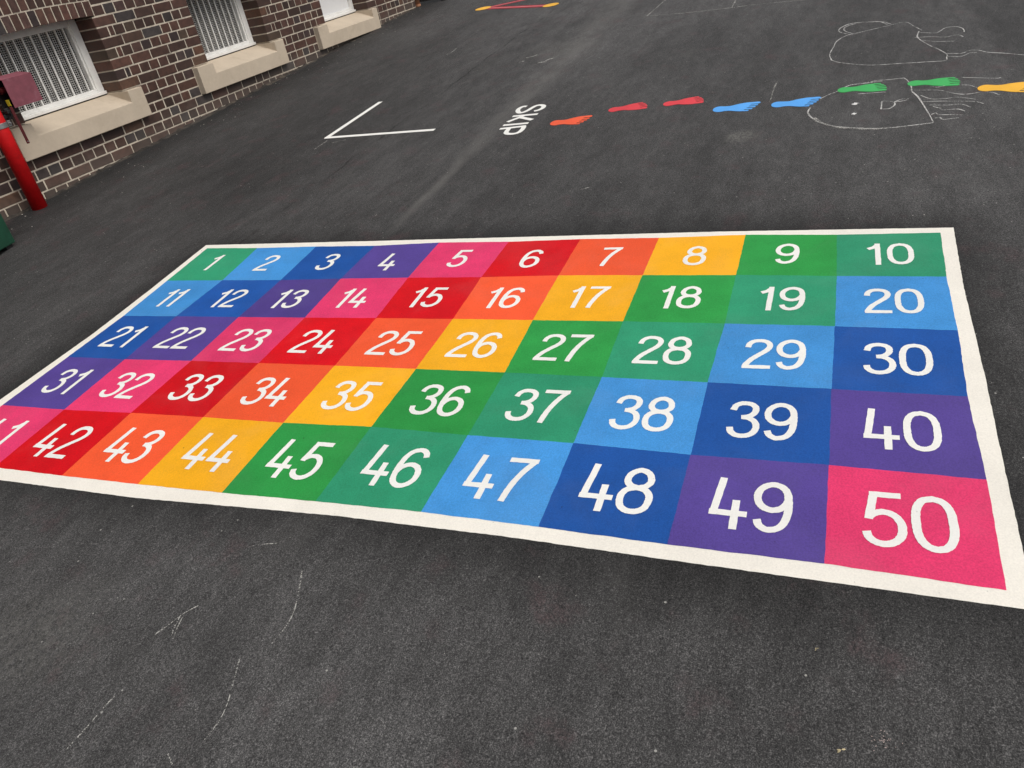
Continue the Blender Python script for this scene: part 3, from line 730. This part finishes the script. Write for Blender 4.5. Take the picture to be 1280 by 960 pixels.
def fB(p): u = span(p[0], b10, b00, cBR[0], cBL[0]); return (u, lerp_tab(BOT, u))
def fL(p): v = span(p[1], V[5][0][1], V[0][0][1], cBL[1], cTL[1]); return (lerp_tab(LFT, v), v)
for inner, fn in ((top, fT), (rgt, fR), (bot, fB), (lft, fL)):
    out = strip(inner, fn); n = len(inner)
    # the sealed edge of the squares overlaps the border by a hair, so run it 4 mm underneath
    cxy = (1.93, 0.95)
    inn = [(p[0] + (cxy[0]-p[0])*0.004, p[1] + (cxy[1]-p[1])*0.008) for p in inner]
    out[0] = fn(inner[0]); out[-1] = fn(inner[-1])
    vs = [up(p, H_B) for p in inn] + [up(p, H_B) for p in out]
    bd.add(vs, [(i, n+i, n+i+1, i+1) for i in range(n-1)])
bd.build("border", M['white'], nb)

# stencil figures, one unit tall: lists of strokes (smooth?, points)
DG = {
 '0': (0.56, [(1, [(0.28,0.937),(0.155,0.885),(0.08,0.73),(0.062,0.5),(0.08,0.27),(0.155,0.115),(0.28,0.063),(0.405,0.115),(0.48,0.27),(0.498,0.5),(0.48,0.73),(0.405,0.885),(0.28,0.937)])]),
 '1': (0.30, [(0, [(0.225,0.0),(0.225,1.0)]), (0, [(0.205,0.905),(0.150,0.815),(0.02,0.745)])]),
 '2': (0.56, [(1, [(0.070,0.70),(0.095,0.83),(0.175,0.915),(0.290,0.937),(0.405,0.905),(0.470,0.82),(0.475,0.72),(0.420,0.60),(0.30,0.46),(0.17,0.30),(0.085,0.13),(0.068,0.04)]), (0, [(0.02,0.063),(0.54,0.063)])]),
 '3': (0.56, [(1, [(0.070,0.735),(0.105,0.855),(0.185,0.922),(0.285,0.937),(0.390,0.905),(0.450,0.82),(0.445,0.70),(0.380,0.605),(0.290,0.560),(0.225,0.553)]), (1, [(0.235,0.553),(0.345,0.535),(0.450,0.46),(0.495,0.33),(0.475,0.20),(0.395,0.10),(0.280,0.063),(0.165,0.085),(0.085,0.165),(0.060,0.275)])]),
 '4': (0.56, [(0, [(0.150,1.0),(0.070,0.275)]), (0, [(0.012,0.300),(0.545,0.300)]), (0, [(0.375,0.56),(0.375,0.0)])]),
 '5': (0.56, [(0, [(0.105,0.937),(0.500,0.937)]), (0, [(0.155,0.90),(0.095,0.475)]), (1, [(0.100,0.520),(0.185,0.595),(0.290,0.618),(0.400,0.575),(0.475,0.465),(0.495,0.335),(0.470,0.205),(0.390,0.105),(0.280,0.063),(0.170,0.085),(0.090,0.155),(0.062,0.255)])]),
 '6': (0.56, [(1, [(0.475,0.765),(0.440,0.865),(0.360,0.930),(0.280,0.937),(0.170,0.885),(0.095,0.755),(0.064,0.56),(0.066,0.36),(0.095,0.20),(0.170,0.10),(0.280,0.063),(0.390,0.10),(0.470,0.195),(0.496,0.32),(0.470,0.445),(0.405,0.525),(0.36,0.552)]), (1, [(0.440,0.492),(0.395,0.535),(0.290,0.570),(0.185,0.54),(0.110,0.465),(0.075,0.37)])]),
 '7': (0.54, [(0, [(0.02,0.937),(0.53,0.937)]), (1, [(0.475,0.93),(0.36,0.72),(0.27,0.48),(0.215,0.22),(0.190,0.0)])]),
 '8': (0.56, [(1, [(0.280,0.553),(0.170,0.590),(0.108,0.665),(0.100,0.755),(0.150,0.87),(0.280,0.937),(0.410,0.87),(0.460,0.755),(0.452,0.665),(0.390,0.590),(0.280,0.553)]), (1, [(0.280,0.556),(0.150,0.515),(0.075,0.42),(0.060,0.305),(0.090,0.17),(0.170,0.09),(0.280,0.063),(0.390,0.09),(0.470,0.17),(0.500,0.305),(0.485,0.42),(0.410,0.515),(0.280,0.556)])]),
}
DG['9'] = (0.56, [(1, [(0.56-x, 1-y) for x, y in st_[1]]) for st_ in DG['6'][1]])
ROWY = [(0.097, 0.283), (0.102, 0.284), (0.102, 0.292), (0.096, 0.287), (0.090, 0.292)]
names = [p[0] for p in PAL]
for n in range(1, 51):
    i, j = (n-1) % 10, (n-1)//10
    k = (i+j) % 9
    ring = edge((i,j), (i+1,j))[:-1] + edge((i+1,j), (i+1,j+1))[:-1] + edge((i+1,j+1), (i,j+1))[:-1] + edge((i,j+1), (i,j))[:-1]
    m = MB(); m.add([up(p, H_S) for p in ring], [tuple(reversed(range(len(ring))))])
    sq = m.build("number_square", PM[k], nb, label="%s square with the number %d" % (names[k], n))
    s = str(n); yt, yb = ROWY[j]; Hh = yb - yt
    if j == 4 and i == 9: yt, Hh = 0.092, 0.207
    sp = 0.04 if len(s) > 1 else 0
    if '1' in s and len(s) > 1: sp = 0.11
    tw = sum(DG[c][0] for c in s) + sp
    if s == '11': tw -= 0.0
    cw = (Vector(V[j][i+1]) - Vector(V[j][i])).length
    wsc = Hh * 0.95
    x = cw/2 - tw*wsc/2 + rng.uniform(-0.003, 0.003) + (0.004 if s[-1] == '0' else 0)
    base = Vector(V[j][i])
    yt += rng.uniform(-0.003, 0.003)
    mm = MB(); layer = 0
    tilt = rng.uniform(-0.012, 0.012)
    for c in s:
        for sm, pts in DG[c][1]:
            q = smooth_line(pts, 7) if sm else smooth_line([pts[0], pts[1]], 8) if len(pts) == 2 else pts
            loop = sm and pts[0] == pts[-1]
            P2 = []
            for a, b in q:
                uu = base.x + x + a*wsc + tilt*(b-0.5)*Hh; vv = base.y + yt + (1-b)*Hh
                P2.append(guv(uu, vv))
            
            ribbon(mm, P2, 0.0208*(Hh/0.195)**0.5, H_N + 0.00018*layer, 0.0007, closed=loop); layer += 1
        x += (DG[c][0] + sp)*wsc
    mm.build("numeral", M['numeral'], sq)

# ------------------------------------------------------------------ white corner mark
def flat_thing(name, label, cat, polys, mat, h=0.002, group=None):
    pass
cm = MB()
for k, pl in enumerate(D['CORNER']):
    ribbon(cm, smooth_line(pl, 10), 0.046, 0.002 + 0.0005*k, 0.0008)
c0 = D['CORNER'][0][1]
tag(cm.build("corner_mark", M['numeral'], loc=(c0[0], c0[1], gz(*c0))), "white painted right-angle corner mark on the asphalt near the wall", "ground marking")

# ------------------------------------------------------------------ the word SKIP
sk = empty("skip_lettering", (-0.10, -3.76, gz(-0.10, -3.76)), "white painted word SKIP before the orange footprint", "ground lettering")
for ch in "SKIP":
    m = MB()
    for k, pl in enumerate(D['SKIP'][ch]):
        q = smooth_line(pl, 7) if len(pl) > 2 else smooth_line(pl, 6)
        ribbon(m, q, 0.036, 0.002 + 0.0004*k, 0.0004)
    m.build("letter", M['numeral'], sk, label="white letter %s" % ch)

# ------------------------------------------------------------------ footprints
def foot_outline(fan):
    sole = [(0.72,0.225),(0.62,0.205),(0.50,0.172),(0.38,0.122),(0.26,0.124),(0.14,0.152),(0.06,0.128),(0.012,0.065),(0.0,0.0),(0.018,-0.072),(0.07,-0.125),(0.15,-0.150),(0.26,-0.130),(0.38,-0.142),(0.50,-0.195),(0.60,-0.225),(0.665,-0.23)]
    pts = smooth_line(sole, 4)
    toes = [(-0.215,0.775,0.028,0.655),(-0.130,0.850,0.028,0.705),(-0.043,0.912,0.029,0.745),(0.048,0.955,0.031,0.775),(0.162,1.0,0.054,None)]
    if fan: toes = [(y, tp, r, nt) for (y, _, r, _), tp, nt in zip(toes, (0.865, 0.925, 0.965, 0.985, 0.985), (0.715, 0.745, 0.77, 0.785, None))]
    for (y, tip, r, notch) in toes:
        pts.append((tip-0.09, y-r*0.95))
        for a in range(-80, 81, 20):
            pts.append((tip-r*1.25+r*1.25*math.cos(R(a)), y+r*math.sin(R(a))))
        if notch: pts.append((tip-0.08, y+r*0.9)); pts.append((notch+0.03, y+r+0.008)); pts.append((notch, y+0.046)); pts.append((notch+0.035, y+0.072))
    return pts
FO = {1: foot_outline(False), -1: foot_outline(True)}
cols = {'orange': ((0.86,0.115,0.045)), 'red': (0.70,0.055,0.070), 'blue': (0.10,0.38,0.86), 'green': (0.055,0.42,0.11), 'yellow': (0.88,0.47,0.045)}
fm = {k: mat_paint(k+"_thermoplastic", v, 0.06, 0.5) for k, v in cols.items()}
flab = {'orange': "orange bare footprint beside the word SKIP", 'red': "red bare footprint next after the orange one, nearer the word SKIP", 'red2': "red bare footprint between the other red one and the blue ones",
        'blue': "light blue footprint just after the red pair, on bare asphalt", 'blue2': "light blue footprint whose toes touch the chalk outline", 'green': "green footprint lying inside the chalk creature's head",
        'green2': "green footprint over the chalk creature's straight edge and strands", 'yellow': "yellow footprint at the far right end of the trail"}
left = {'red', 'red2', 'green', 'green2'}
for nme, a, b in D['FEET']:
    A = Vector(a); Bv = Vector(b); L = (Bv-A).length; ax = (Bv-A).normalized(); ay = Vector((-ax.y, ax.x))
    sgn = -1 if nme in left else 1
    wid = 1.26 if nme not in left else 1.22
    # the tip of the big toe is the farthest point of the foot
    ang = math.atan2(0.15*sgn, 1.0)
    c_, s_ = math.cos(-ang), math.sin(-ang)
    ax2 = Vector((ax.x*c_-ax.y*s_, ax.x*s_+ax.y*c_)); ay2 = Vector((-ax2.y, ax2.x)); L2 = L/math.sqrt(1+0.15**2)
    P = []
    for x, y in FO[sgn]:
        q = A + ax2*(x*L2) + ay2*(y*sgn*L2*wid)
        P.append((q.x + rng.uniform(-.0004, .0004), q.y + rng.uniform(-.0004, .0004)))
    if sgn < 0: P = P[::-1]
    n = len(P); m = MB()
    vs = [(x, y, gz(x, y)+0.0020) for x, y in P] + [(x, y, gz(x, y)+0.0004) for x, y in P]
    m.add(vs, [tuple(reversed(range(n)))] + [(i, (i+1) % n, n+(i+1) % n, n+i) for i in range(n)])
    mid = A.lerp(Bv, 0.5)
    o = m.build("footprint", fm[nme.rstrip('2')], loc=(mid.x, mid.y, gz(mid.x, mid.y)))
    bmx = bmesh.new(); bmx.from_mesh(o.data); bmesh.ops.triangulate(bmx, faces=[f for f in bmx.faces if len(f.verts) > 4]); bmesh.ops.recalc_face_normals(bmx, faces=bmx.faces); bmx.to_mesh(o.data); bmx.free()
    tag(o, flab[nme], "footprint", "painted footprints leading away from SKIP")

# ------------------------------------------------------------------ red and yellow line figure at the top
figc = (4.45, -2.0)
fg = empty("dot_marking", (*figc, gz(*figc)), "painted figure of red double lines joining yellow dots on the far asphalt", "ground marking")
def disc(mb, c, r, h, n=36):
    vs = [(c[0]+r*math.cos(2*math.pi*k/n), c[1]+r*math.sin(2*math.pi*k/n)) for k in range(n)]
    mb.add([(x, y, gz(x, y)+h) for x, y in vs], [tuple(range(n))])
redp = mat_paint("dark_red_line_paint", (0.36, 0.020, 0.035), 0.08); pinkp = mat_paint("pale_pink_line_paint", (0.62, 0.22, 0.22), 0.06)
for k, pl in enumerate(D['REDS']):
    m = MB(); ribbon(m, smooth_line(pl, 10), 0.12, 0.0015 + 0.0003*k, 0.0008); o = m.build("line", redp, fg)
    m = MB(); ribbon(m, smooth_line(pl, 10), 0.030, 0.0024 + 0.0003*k, 0.0008); m.build("stripe", pinkp, o)
for a, b, c, t_ in D['DOTS']:
    r = math.hypot(a[0]-b[0], a[1]-b[1])/2
    m = MB(); disc(m, ((a[0]+b[0])/2, (a[1]+b[1])/2), r*1.02, 0.0034); m.build("dot", fm['yellow'], fg)

# ------------------------------------------------------------------ chalk drawings
def chalk(polys, name, parent, w, mat='chalk', h=0.0012, loc=None, per=6):
    m = MB()
    for k, pl in enumerate(polys):
        if len(pl) < 2: continue
        q = smooth_line(pl, per)
        ph = rng.uniform(0, 6)
        ribbon(m, q, lambda s, ph=ph: w*(0.75 + 0.35*math.sin(9*s+ph) * 0.6 + rng.uniform(-0.12, 0.12)), h + 0.0003*k, w*0.06)
    return m.build(name, M[mat], parent, loc=loc)
def cen(pl): return (sum(p[0] for p in pl)/len(pl), sum(p[1] for p in pl)/len(pl))
c = cen(D['CHALK_B']['outline'][0])
cb = empty("chalk_drawing", (*c, gz(*c)), "white chalk creature with eyes and a D-shaped mouth under the green footprints", "chalk drawing")
chalk(D['CHALK_B']['outline'], "outline", cb, 0.0105, 'chalkmid')
chalk(D['CHALK_B']['thick'], "shaded_edge", cb, 0.030, 'chalkthin', 0.0030)
for pl in D['CHALK_B']['eye']: chalk([pl], "eye", cb, 0.036, h=0.0018)
chalk(D['CHALK_B']['mouth'], "mouth", cb, 0.009, 'chalkmid', h=0.0018)
for pl in D['CHALK_B']['strand']: chalk([pl], "strand", cb, 0.0080, 'chalkmid', 0.0022)
c = cen(D['CHALK_A']['outline'][0])
ca = empty("chalk_drawing", (*c, gz(*c)), "thin white chalk creature with a rounded ear and trailing strands, farther than the footprints", "chalk drawing")
chalk(D['CHALK_A']['outline'], "outline", ca, 0.0090, 'chalkmid')
chalk(D['CHALK_A']['ear'], "ear", ca, 0.0110, 'chalkmid', 0.0022)
for pl in D['CHALK_A']['strand']: chalk([pl], "strand", ca, 0.0095, 'chalkmid', 0.0024)
c = cen(D['CHALK_C'][1])
o = chalk(D['CHALK_C'], "chalk_outline", None, 0.017, 'chalkthin', loc=(*c, gz(*c)))
tag(o, "faint chalk box outline with straight sides at the far edge of the yard", "chalk drawing")
slab_ = ["long curved pale chalk scratch just below the white border under number 45", "forked pale chalk scratch on the near asphalt, left of the long curved one",
  "curved pinkish chalk scratch lowest and right of the straight one, near asphalt", "straight greenish chalk scratch at the lower left of the asphalt",
  "short level chalk scratch close under the white border", "tiny pale chalk tick at the bottom edge of the asphalt",
  "short white chalk dash on the far asphalt between window sill and yellow dot", "faint chalk guide lines trailing off the white corner mark",
  "pale chalk scuffs on the dusty strip above SKIP, nearer the wall", "long pinkish chalk scuff on the dusty strip above SKIP",
  "faint upright chalk line above the gap between the blue footprints", "small pale chalk dash between SKIP and the number grid"]
sw = [0.0046, 0.0042, 0.0042, 0.005, 0.0035, 0.005, 0.015, 0.014, 0.026, 0.026, 0.010, 0.009]
for lab, polys, w in zip(slab_, D['SCR'], sw):
    c = cen(polys[0])
    o = chalk(polys, "chalk_scratch", None, w, 'chalkthin', loc=(*c, gz(*c)))
    tag(o, lab, "chalk scratch", "chalk scratches on the asphalt")

# ------------------------------------------------------------------ crumbs and grit
def bit(mb, x, y, s, flat=0.5):
    z = gz(x, y); n = 6; a0 = rng.uniform(0, 6)
    ring = [(x + s*rng.uniform(.6, 1.1)*math.cos(a0+k*1.047), y + s*rng.uniform(.6, 1.1)*math.sin(a0+k*1.047), z+0.0003) for k in range(n)]
    topv = (x + s*rng.uniform(-.3, .3), y + s*rng.uniform(-.3, .3), z + s*flat*rng.uniform(.6, 1.2))
    mb.add(ring + [topv], [(k, (k+1) % n, n) for k in range(n)])
m = MB()
for _ in range(170):                        # mortar crumbs fallen at the foot of the wall
    x = rng.uniform(-1.9, 5.5); y = -0.04 - abs(rng.gauss(0, 0.28))
    bit(m, x, y, rng.choice((0.002, 0.003, 0.004, 0.007)))
for _ in range(330):
    u = rng.random()
    x = rng.uniform(-5.4, 5.0); y = rng.uniform(-7.2, -0.5)
    U = (Vector((x, y)) - GO).dot(E1); Vv = -(Vector((x, y)) - GO).dot(E2)
    if -0.1 < U < 3.95 and -0.08 < Vv < 2.0: continue
    bit(m, x, y, rng.choice((0.0010, 0.0013, 0.0016, 0.0024)) * (1.0 if x < -2.5 else 1.5))
tag(m.build("grit", M['grit']), "pale crumbs of grit scattered over the asphalt and along the wall", "grit", kind="stuff")
def flake(mb, x, y, L, a):
    z = gz(x, y) + 0.0006; ca_, sa_ = math.cos(a), math.sin(a)
    pr = [(0, 0, 0), (0.35, 0.22, 0.15), (0.8, 0.16, 0.22), (1, -0.05, 0.05), (0.5, -0.2, 0.0)]
    mb.add([(x+(p*ca_-q*sa_)*L, y+(p*sa_+q*ca_)*L, z+r*L*0.5) for p, q, r in pr], [(0, 4, 3, 2, 1)])
for k, ((lx, ly), labl, cnt, spr, L) in enumerate(((D['BITS'][0], "crumbled pale pink flake patch at the lower right of the asphalt", 26, 0.013, 0.0042), (D['BITS'][1], "small yellowish dry leaf scrap left of the crumbled flake patch", 3, 0.004, 0.010), (D['BITS'][2], "tiny white scrap on the asphalt below the number 49 square", 3, 0.003, 0.005))):
    lf = MB()
    for _ in range(cnt): flake(lf, lx+rng.gauss(0, spr), ly+rng.gauss(0, spr), L*rng.uniform(0.5, 1.2), rng.uniform(0, 6.28))
    tag(lf.build("leaf_scrap", M['leaf'] if k else M['pinkflake'], loc=(lx, ly, gz(lx, ly))), labl, "scrap", "scraps on the asphalt")
